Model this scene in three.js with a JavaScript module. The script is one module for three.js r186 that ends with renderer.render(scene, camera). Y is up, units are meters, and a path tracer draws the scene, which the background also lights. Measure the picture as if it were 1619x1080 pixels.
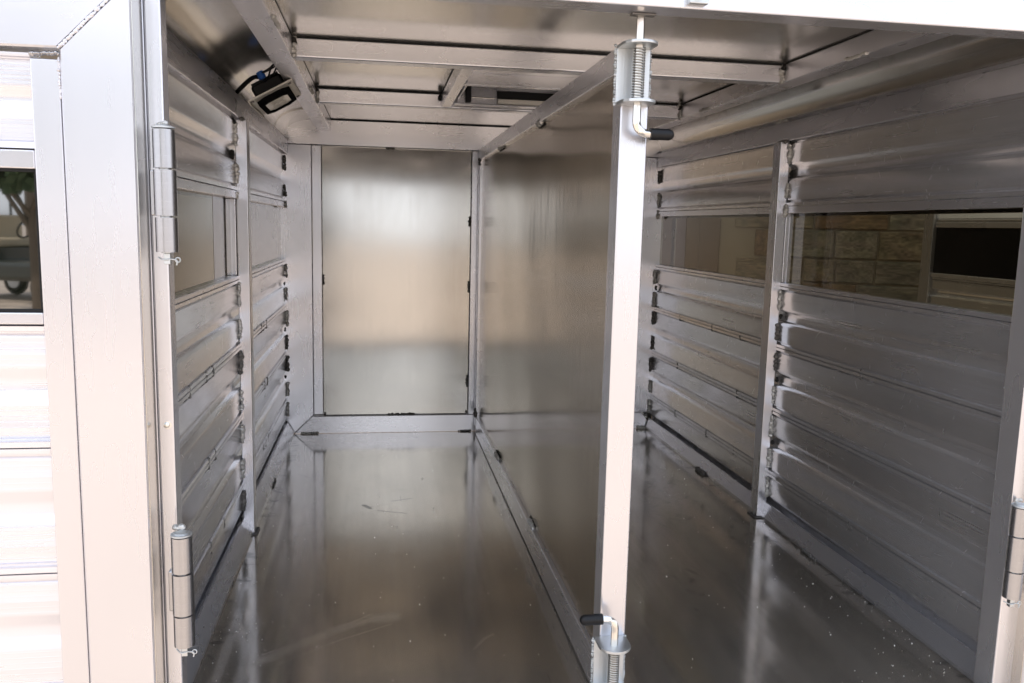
import * as THREE from 'three';
import { RoundedBoxGeometry } from 'three/addons/geometries/RoundedBoxGeometry.js';
import { mergeGeometries, toCreasedNormals } from 'three/addons/utils/BufferGeometryUtils.js';

// ---------------------------------------------------------------- camera, sky, sun, exposure
const scene = new THREE.Scene();
const camera = new THREE.PerspectiveCamera(44.55, 1024 / 683, 0.02, 400);
camera.position.set(-0.3657, 0.8047, 1.2781);
camera.rotation.set(-0.1371, -0.1593, 0.0233, 'YXZ');
camera.updateMatrixWorld();
scene.add(camera);

const renderer = new THREE.WebGLRenderer({ antialias: true });
renderer.toneMapping = THREE.LinearToneMapping;
renderer.toneMappingExposure = 1.62;
renderer.shadowMap.enabled = true;

let seed = 12345;
const rnd = () => { seed = (seed * 1664525 + 1013904223) >>> 0; return seed / 4294967296; };
const rr = (a, b) => a + (b - a) * rnd();
// value noise, 2-D, periodic in px x py cells
function lattice(s) {
  const t = new Float32Array(4096); let q = s * 7919 + 17;
  for (let i = 0; i < 4096; i++) { q = (q * 1664525 + 1013904223) >>> 0; t[i] = q / 4294967296; }
  return t;
}
const LT = [1, 2, 3, 4, 5, 6, 7, 8].map(lattice);
function vn(k, x, y, px, py) {
  const t = LT[k & 7], xi = Math.floor(x), yi = Math.floor(y), fx = x - xi, fy = y - yi;
  const m = (a, n) => ((a % n) + n) % n;
  const h = (a, b) => t[(m(a, px) * 131 + m(b, py) * 57 + m(a, px) * m(b, py) * 13) & 4095];
  const sx = fx * fx * (3 - 2 * fx), sy = fy * fy * (3 - 2 * fy);
  return (h(xi, yi) * (1 - sx) + h(xi + 1, yi) * sx) * (1 - sy) + (h(xi, yi + 1) * (1 - sx) + h(xi + 1, yi + 1) * sx) * sy;
}

// a bright, thinly veiled sky
{
  const W = 512, H = 256, d = new Float32Array(W * H * 4);
  for (let j = 0; j < H; j++) for (let i = 0; i < W; i++) {
    const up = (j + 0.5) / H * 2 - 1, u = i / W, o = (j * W + i) * 4, el = Math.max(0, up);
    const c = 0.6 * vn(0, u * 8, el * 6, 8, 64) + 0.28 * vn(1, u * 20, el * 16, 20, 64) + 0.12 * vn(2, u * 44, el * 36, 44, 64);
    const k = Math.min(1, Math.max(0, (c - 0.34) * 2.6)), hz = Math.exp(-el * 4);
    const blue = [0.66 + 0.56 * hz, 0.85 + 0.4 * hz, 1.2 + 0.12 * hz];
    const cloud = [1.3, 1.32, 1.38];
    for (let n = 0; n < 3; n++) d[o + n] = (blue[n] * (1 - k) + cloud[n] * k) * (up < 0 ? 0.45 : 1);
    d[o + 3] = 1;
  }
  const t = new THREE.DataTexture(d, W, H, THREE.RGBAFormat, THREE.FloatType);
  t.mapping = THREE.EquirectangularReflectionMapping; t.magFilter = THREE.LinearFilter; t.needsUpdate = true;
  scene.background = t; scene.environment = t;
}
const sun = new THREE.DirectionalLight(0xfff4e6, 3.0);
sun.position.set(-3, 10, -5.5);
sun.castShadow = true; sun.shadow.radius = 3; sun.shadow.mapSize.set(2048, 2048);
Object.assign(sun.shadow.camera, { left: -12, right: 12, top: 22, bottom: -12, near: 0.5, far: 60 });
scene.add(sun, sun.target);

// ---------------------------------------------------------------- naming and geometry helpers
const used = {};
function numbered(n) { const k = used[n] = (used[n] ?? -1) + 1; return k ? `${n}_${String(k).padStart(3, '0')}` : n; }
function thing(name, label, category, parent = scene) {
  const g = new THREE.Group(); g.name = numbered(name); parent.add(g);
  if (label) g.userData = { label, category };
  return g;
}
function grp(name, parent) { const g = new THREE.Group(); g.name = name; parent.add(g); return g; }
function put(name, geo, mat, parent = scene, label) {
  const g = Array.isArray(geo) ? mergeGeometries(geo.map((x) => clean(x))) : geo;
  const m = new THREE.Mesh(g, mat); m.name = name; m.castShadow = m.receiveShadow = true; parent.add(m);
  if (label) m.userData.label = label;
  return m;
}
function clean(g) {
  let q = g.index ? g.toNonIndexed() : g;
  for (const k of Object.keys(q.attributes)) if (!['position', 'normal', 'uv'].includes(k)) q.deleteAttribute(k);
  return q;
}
// uv in metres, u along the grain
function boxUV(g, grain = 'x', du = 0, dv = 0) {
  const q = clean(g), p = q.attributes.position, n = q.attributes.normal, uv = new Float32Array(p.count * 2), ax = 'xyz';
  const gi = ax.indexOf(grain), get = [(i) => p.getX(i), (i) => p.getY(i), (i) => p.getZ(i)];
  for (let f = 0; f < p.count; f += 3) {
    const s = [0, 0, 0];
    for (let k = 0; k < 3; k++) { s[0] += Math.abs(n.getX(f + k)); s[1] += Math.abs(n.getY(f + k)); s[2] += Math.abs(n.getZ(f + k)); }
    const w = s.indexOf(Math.max(...s)); let a, b;
    if (w === gi) { a = (gi + 1) % 3; b = (gi + 2) % 3; } else { a = gi; b = 3 - gi - w; }
    for (let k = 0; k < 3; k++) { uv[(f + k) * 2] = get[a](f + k) + du; uv[(f + k) * 2 + 1] = get[b](f + k) + dv; }
  }
  q.setAttribute('uv', new THREE.BufferAttribute(uv, 2));
  return q;
}
// rounded bar between two corners
function bar(x0, x1, y0, y1, z0, z1, grain = 'z', r = 0.0025) {
  const w = Math.abs(x1 - x0), h = Math.abs(y1 - y0), d = Math.abs(z1 - z0);
  r = Math.min(r, w / 2.1, h / 2.1, d / 2.1);
  const g = new RoundedBoxGeometry(w, h, d, 2, r);
  g.translate((x0 + x1) / 2, (y0 + y1) / 2, (z0 + z1) / 2);
  return boxUV(g, grain, rr(0, 3), rr(0, 3));
}
// closed profile in (x, y), drawn along z
function drawn(pts, z0, z1, grain = 'z', crease = 0.6) {
  const s = new THREE.Shape(pts.map(([a, b]) => new THREE.Vector2(a, b)));
  let g = new THREE.ExtrudeGeometry(s, { depth: Math.abs(z1 - z0), bevelEnabled: false, steps: 1 });
  g.translate(0, 0, Math.min(z0, z1));
  g = toCreasedNormals(clean(g), crease);
  return boxUV(g, grain, rr(0, 3), rr(0, 3));
}
function plate(pts, z0, z1, grain, bevel = 0.0015) {
  const s = new THREE.Shape(pts.map(([a, b]) => new THREE.Vector2(a, b)));
  let g = new THREE.ExtrudeGeometry(s, { depth: Math.abs(z1 - z0) - 2 * bevel, bevelEnabled: true, bevelSize: bevel, bevelThickness: bevel, bevelOffset: -bevel, bevelSegments: 1 });
  g.translate(0, 0, Math.min(z0, z1) + bevel);
  return boxUV(toCreasedNormals(clean(g), 0.4), grain, rr(0, 3), rr(0, 3));
}
function cyl(r, h, x, y, z, axis = 'y', seg = 20, r2 = r) {
  const g = new THREE.CylinderGeometry(r2, r, h, seg);
  if (axis === 'x') g.rotateZ(Math.PI / 2); if (axis === 'z') g.rotateX(Math.PI / 2);
  g.translate(x, y, z); return clean(g);
}
// a thin sheet that bows towards +z (or +x when turned), as welded sheets do
function bowed(w, h, t, f, nx = 24, ny = 32) {
  const g = new THREE.BoxGeometry(w, h, t, nx, ny, 1), p = g.attributes.position;
  for (let i = 0; i < p.count; i++) p.setZ(i, p.getZ(i) + f(p.getX(i), p.getY(i)));
  g.computeVertexNormals(); return clean(g);
}
// a string of weld puddles from a to b
function bead(a, b, size = 0.005, step = 0.005) {
  const A = new THREE.Vector3(...a), B = new THREE.Vector3(...b), n = Math.max(2, Math.round(A.distanceTo(B) / step)), out = [];
  for (let i = 0; i <= n; i++) {
    const g = new THREE.IcosahedronGeometry(1, 1), s = size * rr(0.7, 1.25);
    g.scale(s * rr(0.8, 1.2), s * rr(0.8, 1.1), s * rr(0.8, 1.2));
    const p = A.clone().lerp(B, i / n); g.translate(p.x + rr(-1, 1) * size * 0.3, p.y + rr(-1, 1) * size * 0.3, p.z + rr(-1, 1) * size * 0.3);
    out.push(toCreasedNormals(clean(g), 1.2));
  }
  return mergeGeometries(out);
}

// ---------------------------------------------------------------- textures
function tex(N, M, f, srgb, sx = 1, sy = 1) {
  const d = new Uint8Array(N * M * 4);
  for (let j = 0; j < M; j++) for (let i = 0; i < N; i++) {
    const v = f((i + 0.5) / N, (j + 0.5) / M), o = (j * N + i) * 4;
    for (let k = 0; k < 3; k++) d[o + k] = Math.max(0, Math.min(255, 255 * (typeof v === 'number' ? v : v[k])));
    d[o + 3] = 255;
  }
  const t = new THREE.DataTexture(d, N, M); t.magFilter = THREE.LinearFilter; t.minFilter = THREE.LinearMipmapLinearFilter;
  t.wrapS = t.wrapT = THREE.RepeatWrapping; if (srgb) t.colorSpace = THREE.SRGBColorSpace;
  t.repeat.set(sx, sy); t.needsUpdate = true; return t;
}
const streak = (u, v) => 0.45 * vn(0, u * 3, v * 260, 3, 260) + 0.35 * vn(1, u * 6, v * 120, 6, 120) + 0.2 * vn(2, u * 2, v * 40, 2, 40);
const blot = (u, v) => 0.5 * vn(3, u * 4, v * 4, 4, 4) + 0.3 * vn(4, u * 11, v * 9, 11, 9) + 0.2 * vn(5, u * 31, v * 27, 31, 27);
const T = {};
T.rough = tex(1024, 1024, (u, v) => 0.62 + 0.26 * streak(u, v) + 0.3 * (blot(u, v) - 0.5), false, 1 / 0.6, 1 / 0.4);
T.color = tex(1024, 1024, (u, v) => {
  const s = streak(u, v), b = blot(u, v), f = vn(6, u * 60, v * 60, 60, 60);
  const c = 0.955 + 0.02 * (s - 0.5) + 0.03 * (b - 0.5);
  return [c, c * 0.995, c * 0.985];
}, true, 1 / 0.6, 1 / 0.4);
T.tubeColor = tex(512, 512, (u, v) => { const c = 0.955 + 0.035 * (blot(u, v) - 0.5) + 0.012 * (vn(1, u * 2, v * 30, 2, 30) - 0.5); return [c, c, c * 0.995]; }, true, 1 / 0.9, 1 / 0.4);
T.bump = tex(1024, 1024, (u, v) => 0.6 * streak(u, v) + 0.4 * vn(7, u * 5, v * 5, 5, 5), false, 1 / 0.6, 1 / 0.4);
// extruded planks: lengthwise die lines, a few cross scratches and rub marks
function scratchField(N, n, across) {
  const A = new Float32Array(N * N);
  for (let i = 0; i < n; i++) {
    let x = rnd() * N, y = rnd() * N; const len = rr(6, across ? 60 : 90), a = across && rnd() < 0.6 ? rr(1.2, 1.9) : rr(-0.5, 0.5), w = rnd() < 0.15 ? 3 : 1, v = rr(0.3, 1);
    for (let k = 0; k < len; k++) { x += Math.cos(a); y += Math.sin(a); for (let q = 0; q < w; q++) { const X = ((Math.floor(x) + q) % N + N) % N, Y = (Math.floor(y) % N + N) % N; A[Y * N + X] = Math.max(A[Y * N + X], v * Math.min(1, (len - k) / 12)); } }
  }
  return (u, v) => A[Math.min(N - 1, Math.floor(v * N)) * N + Math.min(N - 1, Math.floor(u * N))];
}
const scr = scratchField(1024, 130, true), scr2 = scratchField(512, 40, false);
T.plankRough = tex(1024, 1024, (u, v) => {
  const s = 0.5 * vn(0, 0.5, v * 300, 2, 300) + 0.5 * vn(2, 0.5, v * 90, 5, 90);
  return 0.6 + 0.25 * s + 0.4 * (blot(u, v) - 0.5) + 0.45 * scr(u, v);
}, false, 1 / 0.9, 1 / 0.4);

T.tubeRough = tex(512, 512, (u, v) => 0.72 + 0.03 * (vn(2, u * 2, v * 40, 2, 40) - 0.5) + 0.12 * (blot(u, v) - 0.5) + 0.2 * scr2(u, v), false, 1 / 0.9, 1 / 0.4);
const std = (o) => new THREE.MeshPhysicalMaterial(o);
const ANI = Math.PI / 2;
const M = {
  tube: std({ name: 'mill_tube', color: 0xd9d8dc, metalness: 0.84, roughness: 0.38, roughnessMap: T.tubeRough, specularIntensity: 0.5, anisotropy: 0.5, anisotropyRotation: ANI }),
  plank: std({ name: 'plank', color: 0xdcdbdd, metalness: 0.82, specularIntensity: 0.5, roughness: 0.32, roughnessMap: T.plankRough, anisotropy: 0.65, anisotropyRotation: ANI }),
  sheet: std({ name: 'sheet', color: 0xd2d0cc, map: T.color, metalness: 0.86, specularIntensity: 0.5, roughness: 0.22, roughnessMap: T.rough, anisotropy: 0.7, anisotropyRotation: ANI }),
  zinc: std({ name: 'zinc', color: 0xd9dde0, map: T.color, metalness: 1, roughness: 0.6, roughnessMap: T.rough, bumpMap: T.bump, bumpScale: 0.0004 }),
  siding: std({ name: 'siding', color: 0xe2e1e6, metalness: 0.74, roughness: 0.42, roughnessMap: T.plankRough, specularIntensity: 0.6 }),
  rod: std({ name: 'bright_rod', color: 0xe8e4de, metalness: 1, roughness: 0.24 }),
  spring: std({ name: 'spring', color: 0xb9b8b4, metalness: 1, roughness: 0.28 }),
  hinge: std({ name: 'hinge', color: 0xb9b8bb, map: T.tubeColor, metalness: 0.95, roughness: 0.36, roughnessMap: T.tubeRough }),
  weld: std({ name: 'weld', color: 0xc4c2be, metalness: 0.55, roughness: 0.4 }),
  sooty: std({ name: 'sooty_weld', color: 0x73706d, metalness: 0.5, roughness: 0.5 }),
  soot: std({ name: 'soot', color: 0x262422, roughness: 0.85 }),
  black: std({ name: 'black_rubber', color: 0x111113, roughness: 0.45, specularIntensity: 0.6 }),
  tape: std({ name: 'tape', color: 0x101010, roughness: 0.8 }),
  glass: std({ name: 'tinted_glass', color: 0x6b6656, transmission: 1, thickness: 0, roughness: 0.02, ior: 1.6, specularIntensity: 1 }),
  darkGlass: std({ name: 'dark_glass', color: 0x14160f, roughness: 0.02, metalness: 0.0, ior: 3.0, specularIntensity: 1 }),
  blackGlass: std({ name: 'black_glass', color: 0x07080b, roughness: 0.3, specularIntensity: 0.3 }),
  bezel: std({ name: 'matt_black', color: 0x0d0d0e, roughness: 0.85, specularIntensity: 0.15 }),
  lens: std({ name: 'lens', color: 0xb9b7b2, roughness: 0.3, metalness: 0.4 }),
  white: std({ name: 'white_metal', color: 0xd9d4cb, roughness: 0.5, metalness: 0.4 }),
  blue: std({ name: 'blue_plastic', color: 0x1c4f97, roughness: 0.45 }),
};

// ---------------------------------------------------------------- the trailer
const XL = -0.712, XR = 0.722, ZF = -1.92, ZB = 0.03, ROOF = 1.178;
const trailer = thing('livestock_trailer', 'bare aluminium livestock trailer seen through its open rear doorway', 'trailer');

// floor
const floorMat = (() => {
  const w = 1.434, l = 2.0, N = 1024, K = 1400, px = (x) => (x - XL) / w, pz = (z) => (0.06 - z) / l;
  const marks = [], dots = [];
  for (let i = 0; i < 60; i++) { const x = rr(XL, XR), z = rr(-1.9, 0.05), a = rr(0, 6.3), n = rr(0.01, 0.06); marks.push([x, z, Math.cos(a) * n, Math.sin(a) * n, rr(0.0006, 0.0016), rnd() < 0.5 ? 1 : -1]); }
  const R = new Float32Array(N * K), D = new Float32Array(N * K), S = new Float32Array(N * K);
  const stamp = (A, x, z, rad, v, soft = 1) => {
    const ci = px(x) * N, cj = pz(z) * K, ri = rad / w * N, rj = rad / l * K;
    for (let j = Math.max(0, Math.floor(cj - rj)); j <= Math.min(K - 1, cj + rj); j++) for (let i = Math.max(0, Math.floor(ci - ri)); i <= Math.min(N - 1, ci + ri); i++) {
      const q = Math.hypot((i - ci) / (ri + 1e-6), (j - cj) / (rj + 1e-6)); if (q < 1) A[j * N + i] = Math.max(A[j * N + i], v * (soft ? 1 - q * q : 1));
    }
  };
  const stroke = (A, pts, rad, v) => { for (let s = 0; s + 1 < pts.length; s++) for (let t = 0; t < 1; t += 0.02) stamp(A, pts[s][0] + (pts[s + 1][0] - pts[s][0]) * t, pts[s][1] + (pts[s + 1][1] - pts[s][1]) * t, rad * rr(0.6, 1.2), v * rr(0.5, 1)); };
  // scratches and the wide rubbed mark on the left half
  for (const [x, z, dx, dz, r, k] of marks) stroke(k > 0 ? R : D, [[x, z], [x + dx, z + dz]], r, 0.6);
  stroke(R, [[-0.585, -0.21], [-0.5, -0.285], [-0.43, -0.335], [-0.35, -0.375]], 0.016, 0.75);
  stroke(R, [[-0.38, -0.36], [-0.335, -0.368]], 0.024, 0.8);
  stroke(R, [[-0.58, -0.24], [-0.47, -0.31], [-0.38, -0.385]], 0.004, 0.9); stroke(R, [[-0.55, -0.2], [-0.44, -0.28], [-0.34, -0.335]], 0.003, 0.9);
  stroke(R, [[-0.185, -0.215], [-0.16, -0.255], [-0.14, -0.27]], 0.004, 1);
  // dark scuffs further in
  stroke(D, [[-0.41, -1.07], [-0.39, -1.04]], 0.008, 0.9); stroke(D, [[-0.37, -1.02], [-0.29, -0.99]], 0.004, 0.6); stroke(D, [[-0.33, -1.1], [-0.27, -1.12]], 0.004, 0.5);
  for (const [x, z, n] of [[0.53, -1.12, 26], [0.47, -0.9, 16], [0.6, -0.74, 10], [0.36, -0.42, 8]]) for (let i = 0; i < n; i++) { const a = x + rr(-0.07, 0.07), c = z + rr(-0.11, 0.11), e = rr(-0.02, 0.02); stroke(D, [[a, c], [a + e, c + rr(-0.025, 0.025)]], rr(0.002, 0.008), rr(0.15, 0.55)); }
  
  for (let i = 0; i < 70; i++) { const x = rr(-0.58, -0.06), z = rr(-1.75, -0.8), l = rr(0.01, 0.06); stroke(rnd() < 0.5 ? R : D, [[x, z], [x + l, z + rr(-0.012, 0.012)]], rr(0.0006, 0.0022), rr(0.1, 0.4)); }
  // swarf and grime along the edges
  for (let i = 0; i < 900; i++) { const z = rr(-1.9, 0.05), e = Math.pow(rnd(), 2.2) * 0.16, x = rnd() < 0.45 ? XL + 0.03 + e : XR - 0.02 - e; stamp(S, x, z, rr(0.0008, 0.0035), rr(0.3, 1)); }
  for (let i = 0; i < 260; i++) stamp(S, rr(XL, XR), rr(-1.9, 0.05), rr(0.0008, 0.002), rr(0.3, 0.9));
  for (let i = 0; i < 90; i++) { const z = rr(-1.9, 0), left = rnd() < 0.5; stroke(D, [[(left ? XL + 0.03 : XR - 0.015), z], [(left ? XL + 0.03 + rr(0, 0.03) : XR - 0.015 - rr(0, 0.035)), z + rr(-0.02, 0.02)]], rr(0.003, 0.01), rr(0.2, 0.7)); }
  const at = (A, u, v) => A[Math.min(K - 1, Math.floor(v * K)) * N + Math.min(N - 1, Math.floor(u * N))];
  const col = tex(N, K, (u, v) => {
    const s = vn(0, u * 180, v * 4, 180, 4) * 0.5 + vn(1, u * 60, v * 3, 60, 3) * 0.5, b = blot(u, v), sp = at(S, u, v), d = at(D, u, v), r = at(R, u, v);
    let c = 0.70 + 0.06 * (s - 0.5) + 0.14 * (b - 0.5); c = c * (1 - 0.72 * d); const warm = 0.03 * (b - 0.3);
    c = c + (0.9 - c) * 0.5 * r; c = c + (0.93 - c) * 0.4 * sp;
    return [c + warm * 0.4, c * 0.965, c * 0.91 - warm * 0.5];
  }, true);
  const ro = tex(N, K, (u, v) => {
    const s = vn(2, u * 150, v * 5, 150, 5), b = blot(u * 2 % 1, v * 3 % 1);
    return 0.36 + 0.1 * s + 0.3 * (b - 0.45) + 0.32 * at(D, u, v) + 0.42 * at(R, u, v) + 0.35 * at(S, u, v);
  });
  const bm = tex(N, K, (u, v) => 0.4 * vn(3, u * 5, v * 8, 5, 8) + 0.25 * vn(4, u * 140, v * 6, 140, 6) + 0.3 * at(S, u, v) + 0.2 * at(R, u, v));
  return std({ name: 'floor_sheet', color: 0xffffff, map: col, metalness: 0.88, specularIntensity: 0.5, roughness: 0.3, roughnessMap: ro, clearcoat: 0.6, clearcoatRoughness: 0.36, clearcoatRoughnessMap: ro, bumpMap: bm, bumpScale: 0.0002 });
})();
{
  const g = new THREE.BoxGeometry(1.434, 0.03, 1.98); g.translate(0.005, -0.015, -0.93);
  const p = g.attributes.position, uv = g.attributes.uv;
  for (let i = 0; i < p.count; i++) uv.setXY(i, (p.getX(i) - XL) / 1.434, (0.06 - p.getZ(i)) / 2.0);
  put('floor', g, floorMat, trailer);
  put('floor_frame', [bar(XL - 0.02, XR + 0.02, -0.12, -0.03, 0.02, 0.1, 'x'), bar(XL - 0.02, XR + 0.02, -0.12, -0.03, ZF - 0.02, ZF + 0.06, 'x'), bar(XL - 0.02, XL + 0.04, -0.12, -0.03, ZF + 0.06, 0.02), bar(XR - 0.04, XR + 0.02, -0.12, -0.03, ZF + 0.06, 0.02)], M.tube, trailer);
}

// side walls: planks with a mid groove and interlocking ribbed joints
const J = [-0.0465, 0.1325, 0.312, 0.491, 0.659];
function plankProfile(y0, y1, x, s, clipLow = -1, crown = 0) {           // s = +1: room lies at larger x
  const h = y1 - y0, k = h / 0.179, pts = [];
  const P = [[0.0008, 0.001], [0.001, 0.003], [0.009, 0.0032], [0.0105, -0.003], [0.0135, -0.0045], [0.0165, 0], [0.066, 0], [0.0725, -0.003], [0.079, -0.0105], [0.085, -0.012], [0.096, -0.012], [0.102, -0.0105], [0.109, -0.003], [0.1155, 0], [0.1645, 0], [0.167, -0.0045], [0.1695, -0.003], [0.171, 0.0032], [0.178, 0.003], [0.1782, 0.001]];
  if (crown) for (const q of P) if (q[1] < 0) q[1] *= 0.55;
  if (crown) for (let i = P.length - 1; i > 0; i--) if (P[i][1] === 0 && P[i - 1][1] === 0) {      // rolled panels: each flat is slightly crowned
    const a = P[i - 1][0], b = P[i][0], add = []; for (let j = 0; j < 8; j++) { const q = 1 - j / 8; add.push([a + (b - a) * j / 8, crown * (q - 0.5 * q * q) * 2]); }
    P.splice(i - 1, 1, [a, 0], ...add);
  }
  else for (let i = P.length - 1; i > 0; i--) if (P[i][1] === 0 && P[i - 1][1] === 0) {           // fine die lines along the flats
    const a = P[i - 1][0], b = P[i][0], add = []; for (let t = a + 0.0045; t < b - 0.003; t += 0.0081) add.push([t, 0.00005], [t + 0.0006, 0.00042], [t + 0.0014, 0.00042], [t + 0.002, 0.00005]);
    P.splice(i, 0, ...add);
  }
  for (const [t, d] of P) pts.push([x + s * d, y0 + t * k]);
  pts.push([x - s * 0.022, y0 + 0.1782 * k], [x - s * 0.022, y0 + 0.0008 * k]);
  if (clipLow > y0) { const q = pts.filter(([, y]) => y >= clipLow); q.unshift([x + s * 0, clipLow]); q.pop(); q.push([x - s * 0.022, clipLow]); return q; }
  return pts;
}
const ccw = (p) => (THREE.ShapeUtils.isClockWise(p.map(([a, b]) => new THREE.Vector2(a, b))) ? p.slice().reverse() : p);
function sideWall(side) {
  const s = side === 'left' ? 1 : -1, X = s > 0 ? XL : XR, w = grp('side_wall', trailer);
  w.userData.label = s > 0 ? 'left side wall of ribbed planks with a tinted window strip' : 'right side wall of ribbed planks with a tinted window strip';
  for (let i = 0; i < 4; i++) put('plank', drawn(ccw(plankProfile(J[i], J[i + 1], X, s, i ? -1 : 0.002)), ZF, ZB), M.plank, w);
  put('plank', drawn(ccw(plankProfile(0.876, 1.055, X, s)), ZF, ZB), M.plank, w);
  put('outer_sheet', [bar(X - s * 0.0245, X - s * 0.0225, -0.03, 0.6585, ZF - 0.03, ZB, 'z', 0.0005), bar(X - s * 0.0245, X - s * 0.0225, 0.8765, 1.06, ZF - 0.03, ZB, 'z', 0.0005)], M.sheet, w);
  // window strip: sill and head, panes either side of the post
  const fr = (y0, y1) => bar(X - s * 0.024, X + s * 0.003, y0, y1, ZF, ZB, 'z', 0.0015);
  put('window_frame', [fr(0.6595, 0.669), fr(0.857, 0.8755), bar(X - s * 0.022, X - s * 0.016, 0.849, 0.8568, ZF, ZB, 'z', 0.001)], M.tube, w);
  const zp = s > 0 ? -0.885 : -0.885;
  for (const [a, b] of [[ZF, zp - 0.022], [zp + 0.022, ZB]]) put('pane', new THREE.PlaneGeometry(b - a, 0.188).rotateY(s * Math.PI / 2).translate(X - s * 0.0135, 0.763, (a + b) / 2), M.glass, w);
  put('window_divider', bar(X - s * 0.022, X - s * 0.001, 0.669, 0.857, zp - 0.02, zp + 0.02, 'y'), M.tube, w);
  if (s > 0) put('window_divider', bar(X - 0.021, X - 0.0145, 0.669, 0.857, -0.80, -0.765, 'y', 0.001), M.tube, w);
  else put('window_divider', bar(X + 0.0145, X + 0.021, 0.669, 0.857, -1.80, -1.765, 'y', 0.001), M.tube, w);
  // rail along the top, angle along the foot
  put('top_rail', [bar(X - s * 0.024, X + s * 0.016, 1.047, 1.099, ZF + 0.005, ZB), bar(X - s * 0.024, X + s * 0.009, 1.0995, 1.108, ZF + 0.03, ZB, 'z', 0.001)], M.tube, w);
  const e = s > 0 ? 0.025 : 0.016;
  put('foot_angle', drawn(ccw([[X + s * 0.0005, 0.0005], [X + s * e, 0.0005], [X + s * e, 0.008], [X + s * (e - 0.002), 0.013], [X + s * 0.004, 0.046], [X + s * 0.0005, 0.046]]), ZF + 0.01, ZB, 'z', 0.3), M.tube, w);
  // mid post
  const pf = s > 0 ? -0.865 : -0.862, pb = pf - 0.042;
  put('post', bar(X + s * 0.0008, X + s * 0.029, 0.004, 1.046, pb, pf, 'y'), M.tube, w);
  put('post_foot', bar(X + s * 0.0008, X + s * 0.036, 0.0005, 0.004, pb - 0.004, pf + 0.004, 'z', 0.001), M.sooty, w);
  // welds down the post and the front corner, broken at the grooves
  const runs = [];
  for (let i = 0; i < 4; i++) { const a = J[i], b = J[i + 1], k = (b - a) / 0.179; runs.push([a + 0.018 * k, a + 0.066 * k], [a + 0.112 * k, a + 0.164 * k]); }
  runs.push([0.895, 0.94], [0.99, 1.035], [0.852, 0.875]);
  for (const [a, b] of runs) {
    if (b < 0.02) continue;
    const lo = Math.max(a, 0.012), e1 = rr(-0.004, 0.007), e2 = rr(-0.004, 0.007), e3 = rr(-0.004, 0.008), e4 = rr(-0.004, 0.008);
    put('weld_bead', bead([X + s * 0.003, lo + e1, pf + rr(0.001, 0.003)], [X + s * rr(0.002, 0.004), b - e2, pf + rr(0.001, 0.003)], rr(0.0042, 0.0062), 0.0038), rnd() < 0.25 ? M.sooty : M.weld, w);
    put('weld_bead', bead([X + s * 0.004, lo + e3, ZF + 0.003], [X + s * rr(0.003, 0.005), b - e4, ZF + 0.003], rr(0.0042, 0.0066), 0.0038), rnd() < 0.4 ? M.sooty : M.weld, w);
  }
  // soot where the runs break off
  const so = []; for (let i = 0; i < 4; i++) for (const q of [0.5, 0.985]) { const y = J[i] + (J[i + 1] - J[i]) * q; if (y > 0.02) for (const z of [pf + 0.002, ZF + 0.003]) if (rnd() < 0.7) so.push(bead([X - s * 0.003, y - rr(0.002, 0.007), z], [X - s * 0.003, y + rr(0.001, 0.009), z], rr(0.0026, 0.0045), 0.003)); }
  so.push(bead([X, 1.036, pf + 0.004], [X, 1.044, pf + 0.004], 0.006), bead([X - s * 0.008, 0.955, pf + 0.002], [X - s * 0.008, 0.967, pf + 0.002], 0.007));
  put('weld_soot', mergeGeometries(so), M.soot, w);
  put('weld_bead', bead([X + s * 0.02, 0.004, -1.34], [X + s * 0.024, 0.003, -1.27], 0.006), M.sooty, w);
  put('weld_bead', bead([X + s * 0.02, 0.004, -0.62], [X + s * 0.02, 0.003, -0.55], 0.005), M.sooty, w);
  put('weld_bead', bead([X + s * 0.012, 1.102, -0.87], [X + s * 0.012, 1.102, -0.92], 0.005), M.weld, w);
  put('weld_bead', bead([X + s * 0.018, 1.046, pf - 0.03], [X + s * 0.018, 1.046, pf + 0.012], 0.005), M.sooty, w);
  // spot marks on the joints of the front half
  const zs = s > 0 ? [-1.25, -1.3, -1.36, -0.52, -0.45, -0.6, -0.3] : [-1.62, -1.32, -1.1, -0.45];
  for (const z of zs) for (const y of [J[1], J[2], J[3]]) if (rnd() < 0.62) put('spot_weld', bead([X + s * 0.001, y - 0.012, z], [X + s * 0.001, y + 0.008, z], 0.0032, 0.004), M.sooty, w);
  return w;
}
sideWall('left'); sideWall('right');

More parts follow.
